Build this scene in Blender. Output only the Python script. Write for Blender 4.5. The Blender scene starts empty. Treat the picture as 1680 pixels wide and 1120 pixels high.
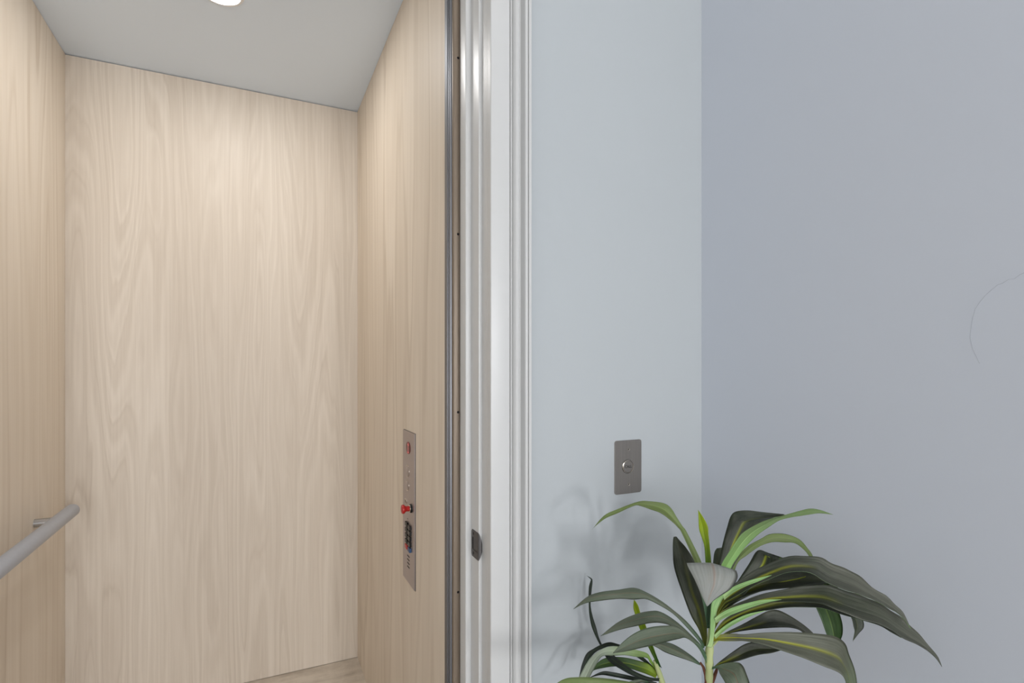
import bpy, bmesh, math, random
from mathutils import Vector, Matrix, noise

random.seed(7)
scene = bpy.context.scene
COL = scene.collection

# ------------------------------------------------------------------ camera
F = 884.0                       # focal length in pixels of a 1680 wide frame
HZ = 599.0                      # horizon row
CAMH = 1.142
YAW = math.atan2(423.0, 884.0)  # how far the camera looks to the right of the cab's depth axis
cam_d = bpy.data.cameras.new('camera')
cam_d.sensor_width = 36.0
cam_d.lens = F / 1680.0 * 36.0
cam_d.shift_y = (HZ - 560.0) / 1680.0
cam_d.clip_start = 0.01
cam = bpy.data.objects.new('camera', cam_d)
cam.location = (0, 0, CAMH)
cam.rotation_euler = (math.radians(90), 0, -YAW)
COL.objects.link(cam)
scene.camera = cam

# ------------------------------------------------------------------ world, light, exposure
W = bpy.data.worlds.new('world'); scene.world = W; W.use_nodes = True
W.node_tree.nodes['Background'].inputs[0].default_value = (0.80, 0.90, 1.0, 1)
W.node_tree.nodes['Background'].inputs[1].default_value = 1.0
vs = scene.view_settings
vs.view_transform = 'Standard'; vs.look = 'None'; vs.gamma = 1.0; vs.use_curve_mapping = False
vs.exposure = 0.0
try:
    scene.cycles.use_denoising = True
    scene.cycles.sample_clamp_indirect = 4.0
except Exception:
    pass

def area(name, loc, target, sx, sy, power, color):
    d = bpy.data.lights.new(name, 'AREA'); d.shape = 'RECTANGLE'; d.size = sx; d.size_y = sy
    d.energy = power; d.color = color
    o = bpy.data.objects.new(name, d); o.location = loc
    o.rotation_euler = (Vector(target) - Vector(loc)).to_track_quat('-Z', 'Y').to_euler()
    COL.objects.link(o); return o

# unseen hall behind the camera; two far-wall windows are added as light sources
HALL_X0, HALL_X1, HALL_Y0, HALL_Y1, HALL_H = -2.2, 0.933, -3.4, 0.935, 2.9
ADDED_WINS = [(0.58, 0.87, 1.05, 1.68), (-1.10, -0.10, 0.06, 2.02)]     # x0, x1, z0, z1
ADDED_WIN_POWER = [66.0, 84.0]
for (x0, x1, z0, z1), pw in zip(ADDED_WINS, ADDED_WIN_POWER):
    area('window_daylight', ((x0+x1)/2, HALL_Y0-0.22, (z0+z1)/2), ((x0+x1)/2, 0, (z0+z1)/2), x1-x0, z1-z0, pw, (0.985, 0.99, 1.0))
CAB_LAMP = 172.0        # emission strength of the cab's downlight lens
ADDED_HALL_LAMP = 8.0        # emission strength of the unseen ceiling lamp added to light the hall

# ------------------------------------------------------------------ pixel helpers (used once, to work out real positions)
cy, sy_ = math.cos(YAW), math.sin(YAW)
def ray(px, py):
    a = (px - 840.0) / F; b = (HZ - py) / F
    return Vector((a*cy + sy_, cy - a*sy_, b))        # per metre of camera depth
def atz(px, py, z):
    r = ray(px, py) * z; return Vector((r.x, r.y, CAMH + r.z))
def atX(px, py, X):
    r = ray(px, py); r = r * (X / r.x); return Vector((r.x, r.y, CAMH + r.z))
def atY(px, py, Y):
    r = ray(px, py); r = r * (Y / r.y); return Vector((r.x, r.y, CAMH + r.z))

# ------------------------------------------------------------------ materials
def new_mat(name):
    m = bpy.data.materials.new(name); m.use_nodes = True
    nt = m.node_tree
    return m, nt, nt.nodes['Principled BSDF'], nt.links
def node(nt, kind, **kw):
    n = nt.nodes.new(kind)
    for k, v in kw.items():
        setattr(n, k, v)
    return n
def s2l(c):
    return tuple((x/12.92 if x <= 0.04045 else ((x+0.055)/1.055)**2.4) for x in c)
def rgb(r, g, b):
    return s2l((r/255.0, g/255.0, b/255.0)) + (1,)

def ramp(nt, stops):
    n = nt.nodes.new('ShaderNodeValToRGB'); cr = n.color_ramp
    while len(cr.elements) < len(stops): cr.elements.new(0.5)
    for e, (p, c) in zip(cr.elements, stops):
        e.position = p; e.color = c
    return n
def math_n(nt, op, a=None, b=None, c=None):
    n = nt.nodes.new('ShaderNodeMath'); n.operation = op
    for i, v in enumerate((a, b, c)):
        if v is None: continue
        if isinstance(v, (int, float)): n.inputs[i].default_value = v
        else: nt.links.new(v, n.inputs[i])
    return n.outputs[0]
def noise_n(nt, vec, scale, detail=2.0, rough=0.5, dist=0.0):
    n = nt.nodes.new('ShaderNodeTexNoise'); n.inputs['Scale'].default_value = scale
    n.inputs['Detail'].default_value = detail; n.inputs['Roughness'].default_value = rough
    n.inputs['Distortion'].default_value = dist
    nt.links.new(vec, n.inputs['Vector']); return n.outputs[0]
def mapping(nt, vec, scale=(1,1,1), loc=(0,0,0)):
    n = nt.nodes.new('ShaderNodeMapping'); n.inputs['Scale'].default_value = scale; n.inputs['Location'].default_value = loc
    nt.links.new(vec, n.inputs['Vector']); return n.outputs[0]
def mixc(nt, fac, a, b, mode='MIX'):
    n = nt.nodes.new('ShaderNodeMix'); n.data_type = 'RGBA'; n.blend_type = mode
    for i, v in ((0, fac), (6, a), (7, b)):
        if isinstance(v, (int, float)): n.inputs[i].default_value = v
        elif isinstance(v, tuple): n.inputs[i].default_value = v
        else: nt.links.new(v, n.inputs[i])
    return n.outputs[2]
def bump(nt, bsdf, h, strength, dist):
    n = nt.nodes.new('ShaderNodeBump'); n.inputs['Strength'].default_value = strength; n.inputs['Distance'].default_value = dist
    nt.links.new(h, n.inputs['Height']); nt.links.new(n.outputs[0], bsdf.inputs['Normal'])
def obj_co(nt):
    return nt.nodes.new('ShaderNodeTexCoord').outputs['Object']

def paint(name, col, rough=0.5, var=0.03, bstr=0.05, bscale=350, spec=0.5):
    m, nt, b, l = new_mat(name)
    co = obj_co(nt)
    n1 = noise_n(nt, co, 1.3, 3)
    d = tuple(c*(1-var) for c in col[:3]) + (1,); u = tuple(min(1, c*(1+var)) for c in col[:3]) + (1,)
    l.new(mixc(nt, n1, d, u), b.inputs['Base Color'])
    b.inputs['Roughness'].default_value = rough
    b.inputs['Specular IOR Level'].default_value = spec
    if bstr: bump(nt, b, noise_n(nt, co, bscale, 2), bstr, 0.001)
    return m

def metal(name, col, rough=0.35, stretch=(1,1,1), var=0.12, metallic=1.0, scale=60):
    m, nt, b, l = new_mat(name)
    co = mapping(nt, obj_co(nt), stretch)
    n1 = noise_n(nt, co, scale, 3)
    d = tuple(c*(1-var) for c in col[:3]) + (1,); u = tuple(min(1, c*(1+var)) for c in col[:3]) + (1,)
    l.new(mixc(nt, n1, d, u), b.inputs['Base Color'])
    b.inputs['Metallic'].default_value = metallic
    rr = nt.nodes.new('ShaderNodeMapRange'); l.new(n1, rr.inputs[0])
    rr.inputs[3].default_value = rough*0.85; rr.inputs[4].default_value = rough*1.15
    l.new(rr.outputs[0], b.inputs['Roughness'])
    return m

def plain(name, col, rough=0.5, spec=0.5, metallic=0.0):
    m, nt, b, l = new_mat(name)
    co = obj_co(nt)
    n1 = noise_n(nt, co, 80, 2)
    d = tuple(c*0.94 for c in col[:3]) + (1,); u = tuple(min(1, c*1.06) for c in col[:3]) + (1,)
    l.new(mixc(nt, n1, d, u), b.inputs['Base Color'])
    b.inputs['Roughness'].default_value = rough; b.inputs['Specular IOR Level'].default_value = spec
    b.inputs['Metallic'].default_value = metallic
    return m

def emit(name, col, strength):
    m = bpy.data.materials.new(name); m.use_nodes = True; nt = m.node_tree
    nt.nodes.clear()
    e = nt.nodes.new('ShaderNodeEmission'); e.inputs[0].default_value = col; e.inputs[1].default_value = strength
    o = nt.nodes.new('ShaderNodeOutputMaterial'); nt.links.new(e.outputs[0], o.inputs[0])
    return m

def wood(name, axis, light, dark, figure=1.0, seed=0.0):
    """bleached oak veneer, grain running up the panel; axis 0 / 1 is the panel's horizontal axis"""
    m, nt, b, l = new_mat(name)
    co = obj_co(nt)
    sep = nt.nodes.new('ShaderNodeSeparateXYZ'); l.new(co, sep.inputs[0])
    comb = nt.nodes.new('ShaderNodeCombineXYZ')
    l.new(sep.outputs[axis], comb.inputs[0]); l.new(sep.outputs[2], comb.inputs[1])
    comb.inputs[2].default_value = seed
    v = comb.outputs[0]
    wob = noise_n(nt, mapping(nt, v, (26, 2.2, 1)), 1.0, 3)
    big = noise_n(nt, mapping(nt, v, (5.6, 0.40, 1)), 1.0, 2.0, 0.42, 0.1)
    tot = math_n(nt, 'ADD', math_n(nt, 'MULTIPLY', big, 1.0), math_n(nt, 'MULTIPLY', wob, 0.05))
    ring = math_n(nt, 'FRACT', math_n(nt, 'MULTIPLY', tot, 19.0 * figure))
    r1 = ramp(nt, [(0.0, (0.05,0.05,0.05,1)), (0.10, (0.72,0.72,0.72,1)), (0.55, (0.62,0.62,0.62,1)), (0.90, (0.30,0.30,0.30,1)), (1.0, (0.05,0.05,0.05,1))])
    l.new(ring, r1.inputs[0])
    ring2 = math_n(nt, 'SINE', math_n(nt, 'MULTIPLY', tot, 230.0 * figure))
    fine = noise_n(nt, mapping(nt, v, (150, 1.6, 1)), 1.0, 4, 0.65)
    pore = noise_n(nt, mapping(nt, v, (700, 14, 1)), 1.0, 2, 0.6)
    broad = noise_n(nt, mapping(nt, v, (7, 0.5, 1), (3, 1, 0)), 1.0, 2)
    mask = noise_n(nt, mapping(nt, v, (3.0, 0.9, 1), (9, 4, 0)), 1.0, 1)     # where the figure shows most
    rp = ramp(nt, [(0.35, (0.25,0.25,0.25,1)), (0.62, (1,1,1,1))]); l.new(mask, rp.inputs[0])
    amp = math_n(nt, 'MULTIPLY', rp.outputs[0], 0.85)
    t = math_n(nt, 'MULTIPLY', math_n(nt, 'SUBTRACT', r1.outputs[0], 0.45), amp)
    t = math_n(nt, 'ADD', t, math_n(nt, 'MULTIPLY', ring2, 0.10))
    t = math_n(nt, 'ADD', t, math_n(nt, 'MULTIPLY', math_n(nt, 'SUBTRACT', fine, 0.5), 0.75))
    t = math_n(nt, 'ADD', t, math_n(nt, 'MULTIPLY', math_n(nt, 'SUBTRACT', pore, 0.5), 0.30))
    t = math_n(nt, 'ADD', t, math_n(nt, 'MULTIPLY', math_n(nt, 'SUBTRACT', broad, 0.5), 0.75))
    t = math_n(nt, 'ADD', t, 0.55)
    cr = ramp(nt, [(0.0, dark), (1.0, light)]); l.new(t, cr.inputs[0])
    l.new(cr.outputs[0], b.inputs['Base Color'])
    b.inputs['Roughness'].default_value = 0.48
    b.inputs['Specular IOR Level'].default_value = 0.35
    bump(nt, b, fine, 0.06, 0.001)
    return m

WALL_C = rgb(182, 187, 190)
M = {}
M['wall'] = paint('wall_paint', WALL_C, 0.55, 0.015, 0.04)
M['hall_ceiling'] = paint('hall_ceiling_paint', rgb(238, 238, 236), 0.8)
M['wall_blue'] = paint('blue_grey_wall_paint', rgb(207, 212, 221), 0.55, 0.015, 0.04)  # bluer hue guessed as its own paint; lightened to make up for weak light
M['hall_white'] = paint('hall_white_paint', rgb(236, 237, 238), 0.6, 0.015, 0.04)
M['trim'] = paint('white_gloss_trim_paint', rgb(204, 204, 203), 0.33, 0.01, 0.03, 220)
M['cab_ceiling'] = paint('cab_ceiling_paint', rgb(224, 236, 249), 0.55, 0.01, 0.02)
M['wood_back'] = wood('oak_veneer_back', 0, rgb(224, 213, 199), rgb(196, 182, 166), 1.0, 1.7)
M['wood_left'] = wood('oak_veneer_left', 1, rgb(240, 229, 214), rgb(216, 201, 182), 0.35, 5.2)
M['wood_right'] = wood('oak_veneer_right', 1, rgb(232, 219, 202), rgb(207, 191, 171), 0.35, 8.1)
M['shaft'] = paint('dark_hoistway', rgb(60, 55, 50), 0.9)
M['alu'] = metal('brushed_aluminium', rgb(116, 117, 121), 0.42, (1,1,0.05), 0.06, 0.85)
M['flange'] = metal('taupe_painted_steel', rgb(128, 114, 99), 0.4, (1,1,0.05), 0.05, 0.3)
M['steel'] = metal('brushed_steel_call', rgb(156, 150, 144), 0.36, (1,1,0.03), 0.14, 1.0, 400)
M['panel_steel'] = metal('brushed_steel_panel', rgb(180, 170, 168), 0.42, (1,1,0.03), 0.08, 0.9, 300)
M['dark_metal'] = metal('dark_bronze_metal', rgb(92, 90, 90), 0.42, (1,1,1), 0.1, 0.9)
M['black'] = plain('black_plastic', rgb(18, 17, 17), 0.35)
M['hole'] = plain('dark_hole', rgb(14, 12, 11), 0.9)
M['red'] = plain('red_plastic', rgb(176, 30, 26), 0.3)
M['blue'] = plain('blue_plastic', rgb(48, 78, 118), 0.4)
M['chrome'] = metal('polished_ring', rgb(205, 195, 182), 0.2, (1,1,1), 0.03)
M['rail'] = plain('grey_painted_rail', rgb(178, 183, 193), 0.42, 0.5, 0.1)
M['bracket'] = metal('satin_steel_post', rgb(190, 192, 196), 0.3, (1,1,1), 0.04)
M['display'] = plain('dark_display', rgb(58, 34, 28), 0.35)
M['led'] = emit('red_led', (1.0, 0.22, 0.20, 1), 0.9)
M['lens'] = emit('downlight_lens', (1.0, 0.99, 0.975, 1), CAB_LAMP)
M['hall_lens'] = emit('hall_lamp_lens', (1.0, 0.98, 0.95, 1), ADDED_HALL_LAMP)
M['lamp_trim'] = paint('white_lamp_trim', rgb(235, 235, 235), 0.4)
M['letter'] = plain('engraved_black', rgb(22, 20, 20), 0.6)
M['pencil'] = plain('pencil_line', rgb(183, 188, 196), 0.7)
M['soil'] = paint('potting_soil', rgb(58, 44, 34), 0.95, 0.3, 0.6, 90)
M['pot'] = paint('white_ceramic', rgb(225, 223, 218), 0.3)
M['bark'] = paint('brown_bark', rgb(112, 66, 48), 0.8, 0.3, 0.4, 200)

def floor_mat(name, a, b_):
    m, nt, b, l = new_mat(name)
    co = obj_co(nt)
    n1 = noise_n(nt, mapping(nt, co, (3, 22, 1)), 1.0, 5, 0.6)
    n2 = noise_n(nt, mapping(nt, co, (1, 1, 1), (2, 5, 0)), 14.0, 4, 0.7)
    cr = ramp(nt, [(0.3, b_), (0.62, a)]); l.new(math_n(nt, 'ADD', math_n(nt, 'MULTIPLY', n1, 0.6), math_n(nt, 'MULTIPLY', n2, 0.42)), cr.inputs[0])
    l.new(cr.outputs[0], b.inputs['Base Color']); b.inputs['Roughness'].default_value = 0.5
    bump(nt, b, n1, 0.08, 0.001)
    return m
M['cab_floor'] = floor_mat('cab_floor_vinyl', rgb(222, 212, 198), rgb(166, 153, 138))
M['hall_floor'] = floor_mat('hall_floor_oak', rgb(208, 203, 197), rgb(176, 170, 163))

def glass_mat():
    m = bpy.data.materials.new('window_glass'); m.use_nodes = True; nt = m.node_tree; nt.nodes.clear()
    t = nt.nodes.new('ShaderNodeBsdfTransparent'); g = nt.nodes.new('ShaderNodeBsdfGlossy'); g.inputs['Roughness'].default_value = 0.02
    x = nt.nodes.new('ShaderNodeMixShader'); x.inputs[0].default_value = 0.06
    o = nt.nodes.new('ShaderNodeOutputMaterial')
    nt.links.new(t.outputs[0], x.inputs[1]); nt.links.new(g.outputs[0], x.inputs[2]); nt.links.new(x.outputs[0], o.inputs[0])
    return m
M['glass'] = glass_mat()

# ------------------------------------------------------------------ mesh helpers
def link(name, me, mats, parent=None):
    o = bpy.data.objects.new(name, me)
    if not isinstance(mats, (list, tuple)): mats = [mats]
    for m in mats: me.materials.append(m)
    COL.objects.link(o)
    if parent is not None: o.parent = parent
    return o
def obj(name, bm, mats, parent=None, smooth=None):
    bmesh.ops.recalc_face_normals(bm, faces=bm.faces)
    me = bpy.data.meshes.new(name); bm.to_mesh(me); bm.free()
    if smooth is not None:
        for p in me.polygons: p.use_smooth = True
        try: me.set_sharp_from_angle(angle=math.radians(smooth))
        except Exception: pass
    return link(name, me, mats, parent)
def tag(o, label=None, cat=None, group=None, kind=None):
    if label: o['label'] = label
    if cat: o['category'] = cat
    if group: o['group'] = group
    if kind: o['kind'] = kind
    return o
def empty(name, loc):
    e = bpy.data.objects.new(name, None); e.empty_display_size = 0.05; e.location = loc; COL.objects.link(e); return e
def place(o, parent):          # mesh in world coordinates under an Empty standing at its base
    o.parent = parent; o.location = -Vector(parent.location); return o
def box(bm, x0, x1, y0, y1, z0, z1):
    v = [bm.verts.new((x, y, z)) for x in (x0, x1) for y in (y0, y1) for z in (z0, z1)]
    for f in ((0,1,3,2), (4,6,7,5), (0,4,5,1), (2,3,7,6), (0,2,6,4), (1,5,7,3)):
        bm.faces.new([v[i] for i in f])
def bev_box(x0, x1, y0, y1, z0, z1, w=0.001, seg=2):
    bm = bmesh.new(); box(bm, x0, x1, y0, y1, z0, z1)
    bmesh.ops.bevel(bm, geom=list(bm.edges), offset=w, segments=seg, affect='EDGES', profile=0.6)
    return bm
def extrude_xy(bm, pts, z0, z1):
    lo = [bm.verts.new((x, y, z0)) for x, y in pts]; hi = [bm.verts.new((x, y, z1)) for x, y in pts]
    n = len(pts)
    for i in range(n):
        j = (i+1) % n; bm.faces.new((lo[i], lo[j], hi[j], hi[i]))
    bm.faces.new(lo[::-1]); bm.faces.new(hi)
def lathe(bm, prof, origin, axis, seg=32):
    """prof: list of (radius, height along axis)"""
    axis = Vector(axis).normalized(); q = axis.to_track_quat('Z', 'Y'); o = Vector(origin)
    rings = []
    for r, h in prof:
        if r < 1e-6:
            rings.append([bm.verts.new(o + q @ Vector((0, 0, h)))])
        else:
            rings.append([bm.verts.new(o + q @ Vector((r*math.cos(2*math.pi*k/seg), r*math.sin(2*math.pi*k/seg), h))) for k in range(seg)])
    for a, b in zip(rings, rings[1:]):
        for k in range(seg):
            k2 = (k+1) % seg
            if len(a) == 1 and len(b) == 1: continue
            if len(a) == 1: bm.faces.new((a[0], b[k], b[k2]))
            elif len(b) == 1: bm.faces.new((a[k], a[k2], b[0]))
            else: bm.faces.new((a[k], a[k2], b[k2], b[k]))
def tube(bm, pts, radii, seg=12, cap=True):
    pts = [Vector(p) for p in pts]; rings = []
    up = None
    for i, p in enumerate(pts):
        t = (pts[min(i+1, len(pts)-1)] - pts[max(i-1, 0)]).normalized()
        if up is None: up = t.orthogonal().normalized()
        up = (up - t*up.dot(t)).normalized(); s = t.cross(up)
        r = radii[i] if isinstance(radii, (list, tuple)) else radii
        rings.append([bm.verts.new(p + (up*math.cos(2*math.pi*k/seg) + s*math.sin(2*math.pi*k/seg))*r) for k in range(seg)])
    for a, b in zip(rings, rings[1:]):
        for k in range(seg):
            bm.faces.new((a[k], a[(k+1)%seg], b[(k+1)%seg], b[k]))
    if cap:
        bm.faces.new(rings[0][::-1]); bm.faces.new(rings[-1])
def struct(name, bm, mat, label, cat, smooth=None):
    o = obj(name, bm, mat, None, smooth); tag(o, label, cat, None, 'structure'); return o

# ------------------------------------------------------------------ the elevator cab
CL, CR, CB, CF, CH = -0.543, 0.3646, 2.162, 1.089, 2.134      # left, right, back, front, height
b = bmesh.new(); box(b, CL-0.019, CR+0.019, CB, CB+0.019, 0.002, CH-0.0025)
struct('wall_cab_back', b, M['wood_back'], 'pale bleached oak veneer panel at the back of the elevator cab', 'wall')
b = bmesh.new(); box(b, CL-0.019, CL, CF-0.03, CB-0.0008, 0.0, CH-0.0015)
struct('wall_cab_left', b, M['wood_left'], 'pale oak veneer elevator side panel carrying the grey handrail', 'wall')
b = bmesh.new(); box(b, CR, CR+0.019, CF, CB-0.0008, 0.0, CH-0.001)
struct('wall_cab_right', b, M['wood_right'], 'tan oak veneer elevator side panel carrying the button panel', 'wall')
b = bmesh.new(); box(b, CL-0.02, CR+0.02, CF-0.045, CB+0.02, CH, CH+0.02)
struct('ceiling_cab', b, M['cab_ceiling'], 'flat grey ceiling of the elevator cab', 'ceiling')
b = bmesh.new(); box(b, CL-0.02, CR+0.02, 1.045, CB+0.02, -0.03, 0.0)
struct('floor_cab', b, M['cab_floor'], 'beige wood-look floor of the elevator cab', 'floor')
# hoistway around the cab
b = bmesh.new()
box(b, CL-0.18, CL-0.16, 1.0, 2.34, -0.06, 2.92); box(b, CR+0.16, CR+0.18, 1.0, 2.34, -0.06, 2.92)
box(b, CL-0.18, CR+0.18, 2.32, 2.34, -0.06, 2.92); box(b, CL-0.18, CR+0.18, 1.0, 2.34, 2.90, 2.92)
box(b, CL-0.18, CR+0.18, 1.045, 2.34, -0.08, -0.06)
struct('wall_hoistway', b, M['shaft'], 'dark hoistway shell hidden around the elevator cab', 'wall')

# cab front edge: aluminium channel with grooves, then a taupe steel flange
tr = bmesh.new()
x = CR
prof = [(x+0.02, CF), (x-0.0012, CF), (x-0.0012, 1.0735), (x+0.002, 1.0725), (x+0.002, 1.0690), (x-0.0010, 1.0682), (x-0.0016, 1.0660), (x-0.0010, 1.0638),
        (x+0.0025, 1.0630), (x+0.0025, 1.0600), (x-0.0008, 1.0592), (x-0.0014, 1.0565), (x-0.0008, 1.0542), (x+0.002, 1.0535), (x+0.002, 1.0490), (x+0.02, 1.0480)]
extrude_xy(tr, prof, 0.0, CH-0.001)
cab_edge = struct('trim_1', tr, M['alu'], 'grooved aluminium gate channel along the elevator cab edge', 'trim', 25)
fl = bmesh.new()
rr = 0.0045; cxx, cyy = x+0.0015+rr, 1.043+rr
prof = [(x+0.0015, 1.0495)] + [(cxx - rr*math.cos(math.radians(a)), cyy - rr*math.sin(math.radians(a))) for a in range(0, 91, 15)] + [(x+0.045, 1.043), (x+0.045, 1.0495)]
extrude_xy(fl, prof, 0.0, CH-0.001)
fo = struct('trim_2', fl, M['flange'], 'narrow taupe steel flange with screws beside the door jamb', 'trim', 40)
for py in (95, 384, 676, 971):
    p = atY(751.6, py, 1.043)
    s = bmesh.new(); lathe(s, [(0, 0.0010), (0.0016, 0.0010), (0.0026, 0.0002), (0.0026, -0.002)], p, (0, -1, 0), 12)
    obj('screw', s, M['hole'], fo, 30)

# handrail on the left wall
hx, hz, hr = -0.4860, 0.7130, 0.0185
hand = empty('handrail', (hx, 1.62, hz))
b = bmesh.new()
y0, y1 = 1.22, 2.004
prof = [(0, y0), (hr*0.80, y0), (hr*0.95, y0+0.0015), (hr, y0+0.004), (hr, y1-0.0035), (hr*0.96, y1-0.0012), (hr*0.86, y1), (0, y1)]
lathe(b, [(r, h) for r, h in prof], (hx, 0, hz), (0, 1, 0), 40)
place(obj('rail_tube', b, M['rail'], None, 40), hand)
for yb in (1.897, 1.33):
    b = bmesh.new(); lathe(b, [(0, 0), (0.0115, 0), (0.0115, 0.045), (0, 0.045)], (CL, yb, hz-0.004), (1, 0, 0), 24)
    o = place(obj('wall_post', b, M['bracket'], None, 40), hand); o['label'] = 'satin steel wall post'
tag(hand, 'round grey handrail on a steel post along the oak cab wall', 'handrail')

# downlight in the cab ceiling
LX, LY = (CL+CR)/2 + 0.008, 1.625
dl = empty('downlight', (LX, LY, CH))
b = bmesh.new(); lathe(b, [(0.046, 0.0), (0.046, 0.002), (0.049, 0.004), (0.056, 0.003), (0.058, 0.0)], (LX, LY, CH), (0, 0, -1), 48)
place(obj('trim_ring', b, M['lamp_trim'], None, 40), dl)
b = bmesh.new(); lathe(b, [(0.046, 0.0005), (0.044, 0.0025), (0.03, 0.004), (0, 0.0045)], (LX, LY, CH), (0, 0, -1), 48)
place(obj('lens', b, M['lens'], None, 60), dl)
tag(dl, 'small round glowing downlight in the grey elevator ceiling', 'downlight')

# ------------------------------------------------------------------ control panel on the right cab wall
cp = empty('control_panel', (CR, 1.387, 0.577))
PX = CR - 0.0032
def circle_plate(name, c, ry, rz, h, mat, parent, seg=40, dome=0.0):
    bm = bmesh.new(); rings = []
    for s, hh in ((1, 0.0), (1, h*0.75), (0.93, h), (0.0, h+dome)):
        if s == 0: rings.append([bm.verts.new((c.x-hh, c.y, c.z))])
        else: rings.append([bm.verts.new((c.x-hh, c.y+math.cos(2*math.pi*k/seg)*ry*s, c.z+math.sin(2*math.pi*k/seg)*rz*s)) for k in range(seg)])
    for a, d in zip(rings, rings[1:]):
        for k in range(seg):
            k2 = (k+1) % seg
            if len(d) == 1: bm.faces.new((a[k], a[k2], d[0]))
            else: bm.faces.new((a[k], a[k2], d[k2], d[k]))
    o = obj(name, bm, mat, None, 35); place(o, parent); return o
def ring_X(name, c, r0, r1, h, mat, parent, sy=1.0):
    bm = bmesh.new(); seg = 40
    prof = [(r1, 0), (r1, h), (r0, h), (r0, 0)]
    rs = [[bm.verts.new((c.x-hh, c.y+math.cos(2*math.pi*k/seg)*r*sy, c.z+math.sin(2*math.pi*k/seg)*r)) for k in range(seg)] for r, hh in prof]
    for a, d in zip(rs, rs[1:]):
        for k in range(seg):
            k2 = (k+1) % seg; bm.faces.new((a[k], a[k2], d[k2], d[k]))
    o = obj(name, bm, mat, None, 30); place(o, parent); return o
pa, pb = atX(661.2, 704, PX), atX(679.6, 960, PX)
zt, zb = 0.9695, 0.577
place(obj('faceplate', bev_box(PX, CR+0.0005, pb.y, pa.y, zb, zt, 0.0005, 1), M['panel_steel'], None), cp)
place(tag(obj('backing', bev_box(CR-0.0012, CR+0.0008, pb.y-0.0022, pa.y+0.001, zb-0.001, zt+0.001, 0.0003, 1), M['dark_metal'], None), 'thin dark backing edge of the plate'), cp)  # dark strip drawn in for the shadow line along the plate edge
c = atX(670.1, 734.5, PX)
d = circle_plate('display', c, 0.0195, 0.0158, 0.0012, M['display'], cp); d['label'] = 'oval dark red display window'
ring_X('display_rim', c, 0.0150, 0.0158, 0.0014, M['red'], cp, 1.23)
for k in range(8):
    zz = c.z + 0.0115 - k*0.0033
    wy = 0.0045 if k in (1, 7) else (0.0014 if k % 2 else 0.0022)
    bm = bmesh.new(); box(bm, PX-0.0016, PX-0.0010, c.y-0.002-wy, c.y-0.002+wy, zz-0.0011, zz+0.0011)
    o = place(obj('display_segment', bm, M['led'], None), d)
    o.parent = d; o.location = (0, 0, 0)
for (px, py, r) in ((669.0, 772.5, 0.0160), (668.7, 795.5, 0.0145)):
    c = atX(px, py, PX)
    bt = circle_plate('floor_button', c, r-0.0022, r-0.0022, 0.0016, M['panel_steel'], cp)
    ring_X('button_ring', c, r-0.0014, r, 0.0010, M['chrome'], cp)
c = atX(666.2, 821.5, PX)
circle_plate('key_switch', c, 0.0068, 0.0068, 0.0022, M['chrome'], cp)
bm = bmesh.new(); box(bm, c.x-0.0028, c.x-0.0018, c.y-0.0008, c.y+0.0008, c.z-0.004, c.z+0.004)
place(tag(obj('key_slot', bm, M['hole'], None), 'dark key slot'), cp)
c = atX(675.0, 833.5, PX)
bm = bmesh.new(); lathe(bm, [(0.0112, 0), (0.0112, 0.0030), (0.0100, 0.0042), (0.0080, 0.0042)], c, (-1, 0, 0), 32)
o = place(obj('stop_collar', bm, M['black'], None, 35), cp)
bm = bmesh.new(); lathe(bm, [(0.0092, 0.0042), (0.0092, 0.0060), (0.0070, 0.0066)], c, (-1, 0, 0), 32)
place(tag(obj('stop_ring', bm, M['chrome'], None, 35), 'bright ring behind the red stop knob'), cp)
bm = bmesh.new(); lathe(bm, [(0.0070, 0.0060), (0.0066, 0.0130), (0.0082, 0.0165), (0.0112, 0.0190), (0.0116, 0.0225), (0.0104, 0.0250), (0.0060, 0.0264), (0, 0.0266)], c, (-1, 0, 0), 32)
place(tag(obj('stop_button', bm, M['red'], None, 45), 'red mushroom-head stop button'), cp)
c = atX(669.0, 850.8, PX)
circle_plate('screw', c, 0.0018, 0.0018, 0.0005, M['dark_metal'], cp, 12)
keyp = empty('keypad', (0, 0, 0)); keyp.parent = cp
def key(px0, px1, py0, py1, mat, h, lab=None):
    p0 = atX(px0, py0, PX); p1 = atX(px1, py1, PX)
    zc = CAMH - ((py0+py1)/2-HZ)/F*((p0.y+p1.y)/2*cy + PX*sy_)
    hh = (py1-py0)/F*((p0.y+p1.y)/2*cy+PX*sy_)/2
    o = obj('key', bev_box(PX-h, PX+0.0002, min(p0.y, p1.y), max(p0.y, p1.y), zc-hh*0.92, zc+hh*0.92, 0.0006, 1), mat, None)
    o.parent = keyp; o.location = -Vector(cp.location)
    if lab: o['label'] = lab
for k in range(4):
    key(667.0, 670.2, 855.2+k*9.2, 862.6+k*9.2, M['black'], 0.0050)
    key(671.6, 674.8, 861.0+k*9.1, 868.6+k*9.1, M['black'], 0.0050)
key(667.2, 670.4, 891.8, 899.2, M['red'], 0.0055, 'red key at the foot of the keypad')
key(671.8, 675.0, 897.4, 905.0, M['blue'], 0.0055, 'blue key at the foot of the keypad')
for k in range(4):
    p = atX(670.1, 912.0+k*5.9, PX)
    bm = bmesh.new(); box(bm, PX-0.0004, PX+0.0004, p.y-0.0105, p.y+0.0105, p.z-0.0014, p.z+0.0014)
    place(obj('speaker_slot', bm, M['hole'], None), cp)
tag(cp, 'tall steel button panel with red stop knob on the oak wall', 'control panel')

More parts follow.
